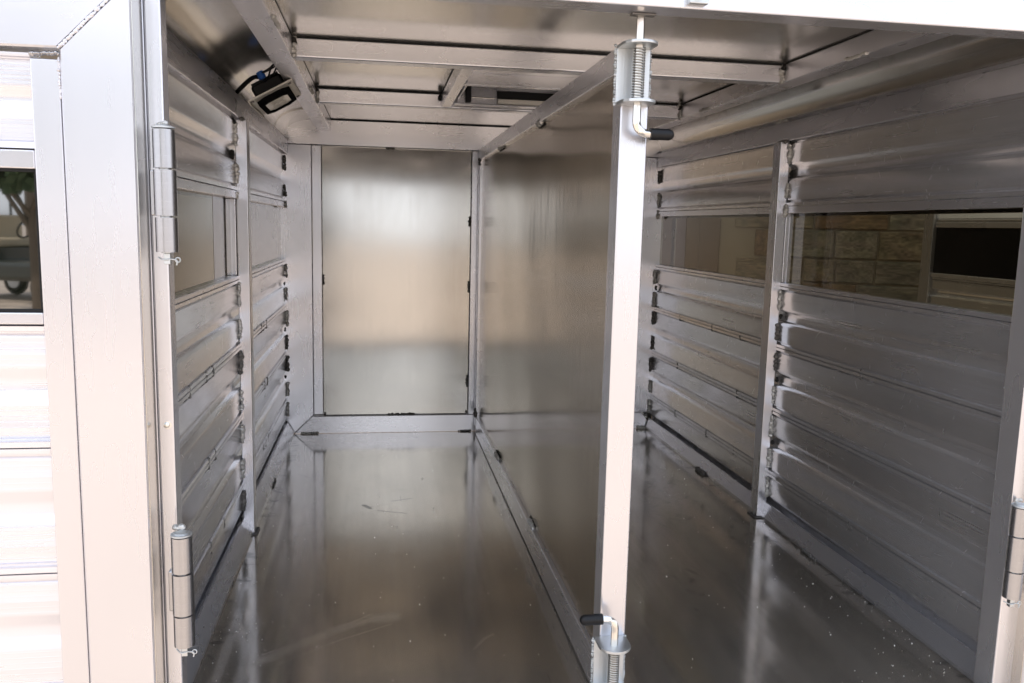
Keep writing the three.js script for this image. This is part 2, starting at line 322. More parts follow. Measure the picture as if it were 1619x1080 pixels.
// front wall with its closed panel door and the strip where the gate hangs
{
  const w = grp('front_wall', trailer), z0 = ZF - 0.03, z1 = ZF;
  w.userData.label = 'front wall with flat framed aluminium panels';
  put('stile', plate([[-0.734, 0], [-0.688, 0.001], [-0.6135, 0.0735], [-0.6135, 1.084], [-0.734, 1.084]], z0, z1, 'y'), M.tube, w);
  put('stile', bar(-0.6125, -0.577, 0.0745, 1.083, z0 + 0.002, z1 + 0.002, 'y'), M.tube, w);
  put('sill', plate([[-0.686, 0.0005], [0.744, 0.0005], [0.686, 0.067], [-0.6125, 0.067], [-0.6125, 0.0725]], z0, z1, 'x'), M.tube, w);
  put('mullion', bar(-0.0205, 0.028, 0.068, 1.083, z0, z1 + 0.001, 'y'), M.tube, w);
  put('stile', bar(0.63, 0.744, 0.068, 1.084, z0, z1, 'y'), M.tube, w);
  put('header', bar(-0.734, 0.744, 1.085, 1.1752, z0, z1 + 0.004, 'x'), M.tube, w);
  put('sealing_tape', bar(-0.54, 0.52, 1.1754, 1.178, z0, z1 + 0.003, 'x', 0.0005), M.tape, w);
  put('panel', boxUV(bowed(0.552, 1.01, 0.003, (x, y) => -0.025 * (y - 0.025) ** 2 + 0.0012 * Math.sin(x * 7 + 0.4) * Math.cos(y * 3)  ).translate(-0.2995, 0.5755, z1 - 0.0085), 'y'), M.sheet, w);
  put('panel', bar(0.0305, 0.628, 0.0705, 1.0805, z0 + 0.004, z1 - 0.012, 'y', 0.001), M.sheet, w);
  put('backing_sheet', bar(-0.734, 0.744, -0.02, 1.18, z0 - 0.012, z0 - 0.002, 'y', 0.001), M.sheet, w);
  // small stitch welds round the panel
  for (const [x, y, dy] of [[-0.573, 0.59, 0.03], [-0.573, 0.075, 0.004], [-0.026, 0.075, 0.004], [-0.026, 0.57, 0.035], [-0.026, 0.82, 0.03], [-0.026, 0.2, 0.04], [0.012, 0.56, 0.03], [0.008, 0.09, 0.04]]) put('weld_bead', bead([x, y - dy / 2, z1 - 0.006], [x, y + dy / 2, z1 - 0.006], x > 0 ? 0.006 : 0.0045), M.sooty, w);
  for (const [x, l] of [[-0.33, 0.04], [-0.28, 0.05]]) put('weld_bead', bead([x, 0.069, z1 - 0.006], [x + l, 0.069, z1 - 0.006], 0.0035), M.sooty, w);
  put('weld_bead', bead([-0.335, 1.083, z1 - 0.004], [-0.315, 1.083, z1 - 0.004], 0.006), M.sooty, w);
  put('weld_bead', bead([-0.66, 0.003, z1 + 0.002], [-0.6, 0.002, z1 + 0.002], 0.0042, 0.0035), M.weld, w);
  put('weld_bead', bead([-0.055, 0.003, z1 + 0.003], [-0.01, 0.003, z1 + 0.003], 0.004), M.sooty, w);
  put('weld_bead', bead([0.68, 0.004, z1 + 0.004], [0.71, 0.004, z1 + 0.004], 0.007), M.weld, w);
}

// roof: sheet, coved edges, rails, bows
{
  const r = grp('roof', trailer);
  const hole = new THREE.Shape([[-0.6, -0.08], [0.59, -0.08], [0.59, 1.95], [-0.6, 1.95]].map((p) => new THREE.Vector2(...p)));
  hole.holes.push(new THREE.Path([[-0.155, 0.84], [0.135, 0.84], [0.135, 1.09], [-0.155, 1.09]].map((p) => new THREE.Vector2(...p))));
  const rs = new THREE.ExtrudeGeometry(hole, { depth: 0.004, bevelEnabled: false }); rs.rotateX(-Math.PI / 2); rs.translate(0, ROOF, 0);
  put('roof_sheet', boxUV(rs, 'z'), M.sheet, r);
  const cove = (x0, x1, z0, z1, d) => {
    const a = [], b = [], n = 14;
    for (let i = 0; i <= n; i++) { const t = i / n, q = (1 - t) * (1 - t), m = 2 * t * (1 - t), e = t * t, px = q * x0 + m * x0 + e * x1, py = q * (1.1 - d) + m * (ROOF + 0.004 - d) + e * (ROOF + 0.004 - d); a.push([px, py]); b.unshift([px + Math.sign(x0) * 0.004, py + 0.004]); }
    return drawn(ccw([...a, ...b]), z0, z1, 'z', 0.5);
  };
  put('cove', cove(-0.712, -0.565, -1.66, 0.08, 0), M.sheet, r); put('cove', cove(0.722, 0.55, ZF - 0.03, 0.08, 0), M.sheet, r);
  put('cove', cove(-0.712, -0.565, ZF - 0.03, -1.655, 0.004), M.sheet, r, 'short end piece of the left cove');
    for (const [a, b] of [[-0.591, -0.541], [0.524, 0.574]]) {
    put('roof_rail', bar(a, b, 1.136, 1.1755, ZF + 0.006, ZB), M.tube, r);
    put('sealing_tape', bar(a + 0.001, b - 0.001, 1.1757, 1.178, ZF + 0.006, ZB, 'z', 0.0005), M.tape, r);
    const inn = a < 0 ? b : a;
    for (const z of [-0.2, -0.95]) put('weld_bead', bead([inn + (a < 0 ? 0.002 : -0.002), 1.137, z], [inn + (a < 0 ? 0.002 : -0.002), 1.138, z - 0.07], 0.0036, 0.003), M.weld, r);
  }
  for (const z of [-0.53, -1.18]) {
    put('roof_bow', bar(-0.540, 0.523, 1.136, 1.1750, z - 0.04, z, 'x', 0.004), M.tube, r);
    put('sealing_tape', bar(-0.539, 0.522, 1.1752, 1.178, z - 0.039, z - 0.0012, 'x', 0.0005), M.tape, r);
    for (const x of [-0.538, 0.521]) { put('weld_bead', bead([x, 1.138, z + 0.002], [x, 1.172, z + 0.002], 0.0055), M.weld, r); put('weld_soot', bead([x, 1.165, z + 0.004], [x * 1.005, 1.178, z + 0.004], 0.006), M.soot, r); }
  }
  for (const x of [-0.178, 0.17]) {
    put('short_strut', bar(x - 0.0135, x + 0.0135, 1.138, 1.1735, -1.178, -0.572, 'z'), M.tube, r);
    put('sealing_tape', bar(x - 0.0125, x + 0.0125, 1.1737, 1.178, -1.178, -0.572, 'z', 0.0005), M.tape, r);
    put('weld_soot', bead([x - 0.016, 1.16, -1.174], [x - 0.016, 1.178, -1.174], 0.006), M.soot, r);
  }
}

// rear frame, its hinges and the two doors swung back flat
{
  const f = grp('rear_frame', trailer);
  put('header', bar(-0.75, 0.76, 1.12, 1.28, 0.031, 0.079, 'x', 0.003), M.tube, f);
  put('sill', bar(-0.655, 0.683, -0.03, 0.024, 0.061, 0.078, 'x', 0.004), M.tube, f);
  put('keeper_bracket', [bar(0.07, 0.098, 1.125, 1.15, 0.0795, 0.092, 'x', 0.002), cyl(0.005, 0.02, 0.084, 1.137, 0.095, 'z', 12)], M.zinc, f);
  put('keeper_plate', bar(-0.001, 0.036, 1.1165, 1.1197, 0.0315, 0.046, 'x', 0.0012), M.sooty, f);
  put('jamb', bar(-0.678, -0.656, -0.03, 1.1195, 0.018, 0.05, 'y', 0.003), M.tube, f);
  put('jamb', bar(0.684, 0.745, -0.03, 1.1195, 0.031, 0.077, 'y', 0.003), M.tube, f);
  put('skin_edge', [bar(-0.735, -0.6785, -0.03, 1.12, 0.0305, 0.048, 'y')], M.tube, f);
  put('screw', [new THREE.SphereGeometry(0.0045, 14, 8).scale(1, 1, 0.6).translate(-0.666, 0.512, 0.0515), cyl(0.0058, 0.0012, -0.665, 0.512, 0.0506, 'z', 16)].map(clean), M.rod, f);
}
function hinge(ax, az, ys, s) {                       // s = -1: the door leaf lies to the left
  const h = grp('hinge', trailer), [t, a, b, c] = ys;
  const leaf = (y0, y1, w) => bar(ax + (s < 0 ? -w : 0.008), ax + (s < 0 ? -0.008 : w), y0, y1, az - 0.019, az - 0.006, 'y', 0.002);
  put('knuckle', [cyl(0.0141, t - a - 0.0026, ax, (t + a) / 2, az, 'y', 28), leaf(a + 0.001, t, 0.0095)], M.hinge, h);
  put('knuckle', [cyl(0.0145, a - b - 0.0026, ax, (a + b) / 2, az, 'y', 28), leaf(b + 0.001, a - 0.001, 0.021)], M.hinge, h);
  put('knuckle', [cyl(0.0141, b - c - 0.0026, ax, (b + c) / 2, az, 'y', 28), leaf(c, b - 0.001, 0.0095)], M.hinge, h);
  put('pin', [cyl(0.0075, t - c, ax, (t + c) / 2, az, 'y', 16), cyl(0.0145, 0.0022, ax, t + 0.0015, az, 'y', 24), cyl(0.012, 0.002, ax, t + 0.0036, az, 'y', 24, 0.009), ], M.zinc, h);
  put('pin', bar(ax - 0.0042, ax + 0.0042, c - 0.015, c - 0.0002, az - 0.0042, az + 0.0042, 'y', 0.001), M.zinc, h);
  const ring = new THREE.TorusGeometry(0.0032, 0.0009, 6, 14).translate(ax + 0.0135, c - 0.009, az + 0.003);
  const tube = new THREE.TubeGeometry(new THREE.CatmullRomCurve3([[-0.012, -0.006, -0.002], [-0.004, -0.009, 0.005], [0.006, -0.008, 0.004], [0.013, -0.010, 0.004], [0.012, -0.016, 0.004]].map(([x, y, z]) => new THREE.Vector3(ax + x, c + y, az + z))), 14, 0.0011, 6);
  put('cotter_pin', [clean(ring), clean(tube)], M.zinc, h);
  put('weld_bead', bead([ax - s * 0.0, t + 0.008, az - 0.012], [ax + s * 0.012, t + 0.005, az - 0.016], 0.004), M.weld, h);
}
hinge(-0.6455, 0.1, [0.921, 0.869, 0.807, 0.759], -1);
hinge(-0.6395, 0.1, [0.365, 0.311, 0.249, 0.201], -1);
hinge(0.6815, 0.1, [0.366, 0.316, 0.255, 0.207], 1);
hinge(0.6815, 0.1, [0.921, 0.869, 0.807, 0.759], 1);

function rearDoor(s) {                                // s = -1 left
  const d = grp('rear_door', trailer), o = s < 0 ? 0.004 : 0.039, X = (x) => s < 0 ? x : -x + o;
  const B = (x0, x1, y0, y1, z0, z1, g, r) => bar(Math.min(X(x0), X(x1)), Math.max(X(x0), X(x1)), y0, y1, z0, z1, g, r);
  d.userData.label = s < 0 ? 'left rear door swung back flat, siding with a dark window' : 'right rear door swung back, only its hinge edge in view';
  const mir = (p) => ccw(p.map(([x, y]) => [X(x), y]));
  put('stile', plate(mir([[-0.681, -0.02], [-0.681, 1.104], [-0.769, 1.016], [-0.769, -0.02]]), 0.054, 0.1, 'y', 0.0025), M.tube, d);
  const polished = M.sheet.clone(); polished.name = 'edge'; polished.roughness = 0.14; polished.roughnessMap = null; polished.metalness = 1; polished.anisotropy = 0;
  put('edge_strip', B(-0.6808, -0.6795, -0.02, 1.1, 0.0535, 0.0985, 'y', 0.0004), polished, d);
  put('rail', plate(mir([[-0.683, 1.106], [-1.36, 1.106], [-1.36, 1.0125], [-0.771, 1.0165]]), 0.054, 0.0995, 'x', 0.0025), M.tube, d);
  put('stile', B(-1.36, -1.27, -0.02, 1.0115, 0.054, 0.099, 'y'), M.tube, d);
  put('trim', B(-0.8065, -0.7712, -0.02, 1.0035, 0.056, 0.0945, 'y', 0.002), M.tube, d);
  put('inner_sheet', B(-1.27, -0.807, -0.02, 1.012, 0.055, 0.06, 'y', 0.001), M.sheet, d);
  put('weld_bead', [bead([X(-0.769), 1.017, 0.0995], [X(-0.684), 1.104, 0.0982], 0.0022, 0.0012)], M.tube, d);
  put('weld_bead', bead([X(-0.805), 1.0085, 0.094], [X(-0.772), 1.0105, 0.097], 0.003, 0.002), M.hinge, d);
  put('weld_bead', bead([X(-0.7705), 0.955, 0.0955], [X(-0.7705), 1.005, 0.0955], 0.002, 0.002), M.tube, d);
  // siding drawn along x, ribbed side outwards
  const drawX = (y0, y1) => { const p = plankProfile(y0, y1, -0.086, -1, -1, 0.009).map(([a, b]) => [a, b]); const g = drawn(ccw(p.map(([a, b]) => [a, b])), 0, 0.462, 'z'); g.rotateY(Math.PI / 2); g.translate(Math.min(X(-1.27), X(-0.8075)) , 0, 0); return boxUV(g, 'x', rr(0, 3), rr(0, 3)); };
  for (let i = 0; i < 4; i++) put('plank', drawX(J[i], J[i + 1]), M.siding, d);
  put('plank', drawX(0.890, 1.011), M.siding, d);
  put('window_frame', [B(-1.27, -0.8075, 0.6605, 0.6765, 0.062, 0.091, 'x', 0.002), B(-1.27, -0.8075, 0.8645, 0.8885, 0.062, 0.091, 'x', 0.002)], M.tube, d);
  put('pane', B(-1.27, -0.8075, 0.6767, 0.8643, 0.078, 0.082, 'x', 0.0005), M.darkGlass, d);
  put('window_gasket', [B(-1.27, -0.8078, 0.6767, 0.6805, 0.0822, 0.087, 'x', 0.001), B(-1.27, -0.8078, 0.8605, 0.8643, 0.0822, 0.087, 'x', 0.001), B(-0.8115, -0.8078, 0.6806, 0.8604, 0.0822, 0.087, 'y', 0.001)], M.tape, d);
}
rearDoor(-1); rearDoor(1);

// ---------------------------------------------------------------- the divider gate with its two spring latches
{
  const g = thing('divider_gate', 'tall aluminium divider gate standing along the middle of the trailer', 'gate');
  put('front_post', bar(0, 0.045, 0.010, 1.0865, -0.045, 0, 'y', 0.0035), M.tube, g);
  put('rear_post', bar(0.002, 0.043, 0.03, 1.0865, -1.905, -1.862, 'y'), M.tube, g);
  put('top_rail', bar(0.001, 0.044, 1.047, 1.0865, -1.8615, -0.0455), M.tube, g);
  put('bottom_rail', bar(0.003, 0.044, 0.004, 0.070, -1.8615, -0.0455), M.tube, g);
  const ms = M.sheet.clone(); ms.name = 'gate_sheet'; ms.roughness = 0.2; ms.color.set(0xbdb3a5); ms.metalness = 0.88;
  // handling smears on the sheet, where the photograph has them
  const sp = []; for (const [z, y, l] of [[-0.8, 0.79, 0.11], [-0.72, 0.83, 0.12], [-0.6, 0.84, 0.1], [-0.5, 0.81, 0.12], [-0.46, 0.83, 0.09], [-0.39, 0.885, 0.05], [-0.3, 0.87, 0.05], [-0.66, 0.78, 0.09], [-0.48, 0.68, 0.08], [-0.6, 0.6, 0.09]]) for (let k = 0; k < 3; k++) sp.push([z + rr(-0.03, 0.03), y + rr(-0.03, 0.03), l * rr(0.5, 1), rr(0.004, 0.012), rr(0.3, 1)]);
  const smear = (z, y) => { let a = 0; for (const [sz, sy, l, w, v] of sp) { const q = ((z - sz) / w) ** 2 + ((y - sy) / l) ** 2; if (q < 1) a = Math.max(a, v * (1 - q)); } return a; };
  const zu = (u) => -1.9 + 1.9 * u, yv = (v) => 0.06 + 1.0 * v;
  ms.map = tex(1024, 512, (u, v) => { const s = vn(0, u * 700, v * 3, 700, 3), b = blot(u, v), a = smear(zu(u), yv(v)) * (0.6 + 0.4 * vn(4, u * 300, v * 40, 300, 40)); const c = 0.95 + 0.03 * (s - 0.5) + 0.04 * (b - 0.5) - 0.2 * a; return [c, c * 0.985, c * 0.955]; }, true);
  ms.roughnessMap = tex(1024, 512, (u, v) => { const s = vn(1, u * 600, v * 4, 600, 4), b = blot(u, v); return 0.66 + 0.2 * s + 0.25 * (b - 0.5) + 0.3 * smear(zu(u), yv(v)); });
  ms.bumpMap = tex(1024, 512, (u, v) => 0.35 * vn(2, u * 600, v * 3, 600, 3) + 0.65 * vn(3, u * 6, v * 4, 6, 4)); ms.bumpScale = 0.00006;
  const sg = bowed(1.8165, 0.975, 0.003, (x, y) => 0.0016 * Math.sin(x * 5 + 1) * Math.cos(y * 4 + 0.5) + 0.0009 * Math.sin(x * 13 + y * 6), 48, 24).rotateY(-Math.PI / 2); sg.translate(0.0145, 0.5595, -0.9535);
  { const p = sg.attributes.position, uv = sg.attributes.uv; for (let i = 0; i < p.count; i++) uv.setXY(i, (p.getZ(i) + 1.9) / 1.9, (p.getY(i) - 0.06) / 1.0); }
  ms.anisotropyRotation = 0;
  put('sheet', sg, ms, g);
  for (const [y, z, l] of [[1.0475, -0.68, 0.05], [1.0475, -1.33, 0.05], [0.0735, -0.655, 0.05], [0.0735, -1.27, 0.06]]) {
    put('weld_bead', bead([0.008, y, z], [0.008, y, z - l], 0.0065), M.weld, g);
    put('weld_soot', bead([0.0132, y + (y > 0.5 ? -0.006 : 0.006), z + 0.012], [0.0132, y + (y > 0.5 ? -0.006 : 0.006), z - l - 0.012], 0.0026, 0.002), M.soot, g);
  }
  put('weld_bead', bead([0.001, 1.03, -1.858], [0.001, 1.046, -1.858], 0.006), M.sooty, g);
  put('weld_bead', bead([0.001, 0.075, -1.858], [0.001, 0.1, -1.858], 0.006), M.sooty, g);
  function latch(yA, yB, up, label) {                  // yA: handle-side flange, yB: far flange, up = +1 when the bolt shoots upwards
    const L = grp('spring_latch', g); L.userData.label = label;
    const cx = 0.0175, cz = 0.029, lo = Math.min(yA, yB), hi = Math.max(yA, yB);
    const flange = (y) => { const s = new THREE.Shape(); const w = 0.026; s.moveTo(-w, 0.001); s.lineTo(-w, 0.03); s.absarc(0, 0.03, w, Math.PI, 0, true); s.lineTo(w, 0.001); s.closePath(); const q = new THREE.ExtrudeGeometry(s, { depth: 0.003, bevelEnabled: true, bevelSize: 0.0008, bevelThickness: 0.0008, bevelSegments: 2, curveSegments: 20 }); q.rotateX(Math.PI / 2); q.translate(cx, y, 0.0); return boxUV(toCreasedNormals(clean(q), 0.6), 'x'); };
    put('bracket', [bar(cx - 0.0275, cx + 0.0255, lo + 0.001, hi - 0.003, 0.0006, 0.0048, 'y', 0.0015), flange(lo + 0.002), flange(hi)], M.zinc, L);
    const dir = -up, eY = yA + dir * 0.05, side = up > 0 ? 1 : -1;
    const pts = [[0, yB + up * 0.045], [0, yA + dir * 0.01], [0, yA + dir * 0.028]];
    for (let i = 1; i <= 6; i++) { const a = i / 6 * Math.PI / 2; pts.push([side * 0.017 * (1 - Math.cos(a)), yA + dir * (0.028 + 0.017 * Math.sin(a))]); }
    pts.push([side * 0.026, yA + dir * 0.0455]);
    const path = new THREE.CurvePath(); for (let i = 0; i + 1 < pts.length; i++) path.add(new THREE.LineCurve3(new THREE.Vector3(cx + pts[i][0], pts[i][1], cz), new THREE.Vector3(cx + pts[i + 1][0], pts[i + 1][1], cz)));
    put('bolt', toCreasedNormals(clean(new THREE.TubeGeometry(path, 90, 0.0062, 16, false)), 0.9), M.rod, L);
    const gx = cx + side * 0.042, gr = new THREE.CapsuleGeometry(0.0086, 0.019, 6, 16).rotateZ(Math.PI / 2).translate(gx, yA + dir * 0.0455, cz);
    put('grip', [clean(gr), cyl(0.0089, 0.014, cx + side * 0.029, yA + dir * 0.0455, cz, 'x', 18)], M.black, L);
    const n = 19, sp2 = []; for (let i = 0; i <= n * 16; i++) { const a = i / 16 * 2 * Math.PI, y = lo + 0.005 + (hi - lo - 0.011) * i / (n * 16); sp2.push(new THREE.Vector3(cx + Math.cos(a) * 0.0088, y, cz + Math.sin(a) * 0.0088)); }
    put('spring', clean(new THREE.TubeGeometry(new THREE.CatmullRomCurve3(sp2), n * 16, 0.0011, 6)), M.spring, L);
    put('weld_bead', bead([cx - 0.029, lo, 0.002], [cx - 0.029, hi, 0.002], 0.0024, 0.004), M.zinc, L);
    put('weld_bead', bead([cx + 0.0265, lo, 0.002], [cx + 0.0265, hi, 0.002], 0.0022, 0.004), M.zinc, L);
  }
  latch(0.994, 1.08, 1, 'upper spring latch with its grip turned right');
  latch(0.126, 0.04, -1, 'lower spring latch with its grip turned left');
}

// ---------------------------------------------------------------- work light under the left roof rail
{
  const L = thing('work_light', 'square white framed work light with black lens ring under the left roof rail', 'light');
  L.position.set(-0.62, 1.108, -0.915); L.rotation.z = 0.51;
  const hw = 0.057, hl = 0.117, s = new THREE.Shape([[-hw, -hl], [hw, -hl], [hw, hl], [-hw, hl]].map((p) => new THREE.Vector2(...p)));
  const oct = (a, b, c) => [[-a + c, -b], [a - c, -b], [a, -b + c], [a, b - c], [a - c, b], [-a + c, b], [-a, b - c], [-a, -b + c]].map((p) => new THREE.Vector2(...p));
  s.holes.push(new THREE.Path(oct(0.043, 0.088, 0.02)));
  const fr = new THREE.ExtrudeGeometry(s, { depth: 0.003, bevelEnabled: true, bevelSize: 0.0006, bevelThickness: 0.0006, bevelSegments: 1 }); fr.rotateX(Math.PI / 2);
  put('frame', [clean(fr), clean(new THREE.BoxGeometry(0.003, 0.012, 0.236).translate(-hw + 0.001, -0.006, 0)), clean(new THREE.BoxGeometry(0.003, 0.02, 0.236).translate(hw, 0.01, 0))], M.white, L);
  const rs = new THREE.Shape(oct(0.0425, 0.0875, 0.02)); rs.holes.push(new THREE.Path(oct(0.0295, 0.067, 0.012)));
  const ring = new THREE.ExtrudeGeometry(rs, { depth: 0.018, bevelEnabled: true, bevelSize: 0.002, bevelThickness: 0.003, bevelSegments: 2, bevelOffset: -0.002 }); ring.rotateX(Math.PI / 2); ring.translate(0, 0.004, 0);
  put('lens_ring', clean(ring), M.bezel, L);
  put('lens', [clean(new RoundedBoxGeometry(0.062, 0.004, 0.138, 2, 0.0015).translate(0, -0.012, 0))], M.lens, L);
  put('reflector', [cyl(0.013, 0.003, 0, -0.0145, 0.008, 'y', 18), clean(new THREE.BoxGeometry(0.036, 0.0015, 0.03).translate(0, -0.0148, 0.036)), clean(new THREE.BoxGeometry(0.036, 0.0015, 0.03).translate(0, -0.0148, -0.03))], M.white, L);
  put('housing', [clean(new RoundedBoxGeometry(0.078, 0.03, 0.165, 3, 0.008).translate(0, 0.018, 0)), ...[-2, -1, 0, 1, 2].map((k) => clean(new THREE.BoxGeometry(0.07, 0.012, 0.004).translate(0, 0.036, k * 0.026)))], M.black, L);
  for (const [x, z] of [[-hw + 0.008, hl - 0.01], [hw - 0.009, hl - 0.012], [hw - 0.009, -hl + 0.012]]) put('bolt', [cyl(0.0042, 0.004, x, -0.005, z, 'y', 10)], M.sooty, L);
  const tube = (pts, r) => clean(new THREE.TubeGeometry(new THREE.CatmullRomCurve3(pts.map((p) => new THREE.Vector3(...p))), 40, r, 8));
  put('cable', [tube([[0.0, 0.03, 0.08], [-0.005, 0.034, 0.12], [-0.015, 0.036, 0.135], [-0.03, 0.03, 0.16], [-0.062, 0.012, 0.2]], 0.005), tube([[0.005, 0.03, 0.07], [0.03, 0.045, 0.11], [0.036, 0.04, 0.14], [0.02, 0.036, 0.145], [-0.002, 0.036, 0.14]], 0.002), tube([[0.015, 0.03, 0.07], [0.045, 0.045, 0.095], [0.05, 0.042, 0.12], [0.03, 0.036, 0.135], [-0.002, 0.036, 0.135]], 0.002)], M.black, L);
  put('connector', [cyl(0.0085, 0.016, 0, 0.033, 0.137, 'y', 16), cyl(0.0095, 0.005, 0, 0.03, 0.137, 'y', 16)], M.blue, L);
}

// ---------------------------------------------------------------- roof vent between the bows
{
  const V = thing('roof_vent', 'rectangular roof vent with black lid, crank rod and knob behind the first bow', 'vent');
  const a = -0.153, b = 0.133, c = -1.088, d = -0.842, y1 = 1.285;
  put('frame', [bar(a, b, 1.15, y1, d - 0.004, d, 'x', 0.001), bar(a, b, 1.136, y1, c, c + 0.004, 'x', 0.001), bar(a, a + 0.004, 1.15, y1, c + 0.004, d - 0.004, 'z', 0.001), bar(b - 0.004, b, 1.15, y1, c + 0.004, d - 0.004, 'z', 0.001), bar(a - 0.01, b + 0.01, 1.1465, 1.1502, d - 0.004, d + 0.018, 'x', 0.001), bar(a - 0.01, b + 0.01, 1.1325, 1.136, c - 0.003, c + 0.02, 'x', 0.001)], M.tube, V);
  put('lid', bar(a - 0.03, b + 0.03, y1 + 0.001, y1 + 0.012, c - 0.03, d + 0.03, 'x', 0.004), M.tape, V);
  put('divider', bar(-0.050, -0.0465, 1.137, 1.25, c + 0.0045, c + 0.02, 'y', 0.001), M.tube, V);
  put('seal', bar(-0.046, b - 0.006, 1.1545, 1.1745, c + 0.0045, c + 0.012, 'x', 0.001), M.tape, V);
  put('flap', plate([[-0.044, 1.139], [b - 0.02, 1.139], [b - 0.02, 1.152], [-0.044, 1.152]], c + 0.006, c + 0.02, 'x', 0.001), M.white, V);
  put('crank_rod', [cyl(0.0022, 0.075, -0.086, 1.1535, c + 0.014, 'x', 12)], M.rod, V);
  put('knob', [clean(new RoundedBoxGeometry(0.016, 0.05, 0.02, 2, 0.003).translate(-0.126, 1.164, c + 0.02))], M.black, V);
}

// ---------------------------------------------------------------- outside: ground
{
  const col = tex(1024, 1024, (u, v) => {
    const a = 0.5 * vn(0, u * 9, v * 9, 9, 9) + 0.3 * vn(1, u * 40, v * 40, 40, 40) + 0.2 * vn(2, u * 230, v * 230, 230, 230), st = vn(3, u * 150, v * 150, 150, 150);
    const k = 0.78 + 0.34 * (a - 0.5) + (st > 0.86 ? 0.12 : 0); return [k * 0.935, k * 0.86, k * 0.785];
  }, true, 80, 80);
  const g = new THREE.PlaneGeometry(240, 240).rotateX(-Math.PI / 2).translate(0, -0.55, 0);
  const m = put('ground', g, std({ color: 0xffffff, map: col, roughness: 0.95, bumpMap: col, bumpScale: 0.01 }), scene);
  m.userData = { kind: 'structure', label: 'dry tan gravel yard' };
}
// metal shavings lying on the floor
{
  const g = new THREE.TetrahedronGeometry(1, 0), n = 420, im = new THREE.InstancedMesh(g, std({ color: 0xe4e2de, metalness: 1, roughness: 0.35 }), n), q = new THREE.Object3D();
  for (let i = 0; i < n; i++) {
    const edge = rnd() < 0.6, e = Math.pow(rnd(), 1.8) * 0.2, x = edge ? (rnd() < 0.45 ? XL + 0.035 + e : XR - 0.025 - e) : rr(XL + 0.04, XR - 0.03), s = rr(0.0005, 0.0017);
    if (x > -0.012 && x < 0.057) { q.position.set(0.3, 0.001, -0.5); } else q.position.set(x, 0.0006, -Math.pow(rnd(), 1.5) * 1.6 - 0.02);
    q.rotation.set(rr(0, 6), rr(0, 6), rr(0, 6)); q.scale.set(s * rr(0.6, 2), s * 0.6, s); q.updateMatrix(); im.setMatrixAt(i, q.matrix);
  }
  im.name = 'metal_shavings'; im.userData = { kind: 'stuff', label: 'tiny bright metal shavings strewn over the trailer floor', category: 'shavings' }; scene.add(im);
}
// building of split stone to the right, seen through the tinted panes
{
  const b = thing('stone_building', 'building of tan split stone blocks seen through the right window strip', 'building');
  b.position.set(2.33, -0.55, -3.2); b.rotation.y = -Math.atan2(0.56, 0.83);   // local x runs to the right and towards the road
  const mats = [[0.52, 0.46, 0.35], [0.58, 0.5, 0.36], [0.5, 0.34, 0.2], [0.62, 0.56, 0.43], [0.48, 0.43, 0.33], [0.55, 0.44, 0.3]].map((c, i) => {
    const t = tex(128, 128, (u, v) => { const k = 0.75 + 0.5 * (0.5 * vn(i, u * 5, v * 5, 5, 5) + 0.5 * vn(i + 2, u * 17, v * 17, 17, 17) - 0.5); return [k, k * (0.97 + 0.06 * vn(i + 1, u * 4, v * 4, 4, 4)), k]; }, true);
    return std({ color: new THREE.Color().setRGB(...c), map: t, roughness: 0.92, bumpMap: t, bumpScale: 0.006 });
  });
  const mortar = std({ color: new THREE.Color().setRGB(0.4, 0.34, 0.25), roughness: 0.95 });
  put('wall', clean(new THREE.BoxGeometry(5.4, 3.2, 0.3).translate(0.4, 1.6, -0.108)), mortar, b);
  put('roof', [plate([[-2.6, 3.2], [3.4, 3.2], [3.4, 3.34], [-2.6, 3.34]], -0.6, 0.5, 'x', 0.01)], std({ color: 0x6d5b4b, roughness: 0.8 }), b);
  const dm = std({ color: new THREE.Color().setRGB(0.16, 0.1, 0.06), roughness: 0.6 });
  const door = put('door', [clean(new THREE.BoxGeometry(0.8, 2.0, 0.05).translate(-1.15, 1.0, 0.04)), ...[0.5, 1.45].map((y) => clean(new THREE.BoxGeometry(0.56, y < 1 ? 0.7 : 0.8, 0.012).translate(-1.15, y, 0.07)))], dm, b);
  put('handle', [cyl(0.012, 0.12, -0.85, 1.0, 0.1, 'x', 12), cyl(0.02, 0.03, -0.82, 1.0, 0.08, 'z', 12)], M.zinc, door);
  let y = 0, row = 0;
  while (y < 2.3) {
    const h = rr(0.13, 0.21); let x = -2.2 + rr(-0.2, 0);
    while (x < 2.9) {
      let w = rr(0.18, 0.52); if (rnd() < 0.22) w = rr(0.12, 0.2);
      const x1 = Math.min(x + w, 2.95);
      if ((x1 < -1.57 || x > -0.73 || y > 2.02) && x1 - x > 0.08) {
        const a = Math.max(x, -2.25), g = new RoundedBoxGeometry(x1 - a - 0.009, h - 0.009, 0.09, 1, 0.008); g.translate((a + x1) / 2, y + h / 2, 0.01 + rr(-0.006, 0.012));
        put('stone', g, mats[Math.floor(rnd() * 6)], b);
      }
      x = x1;
    }
    y += h; row++;
  }
}
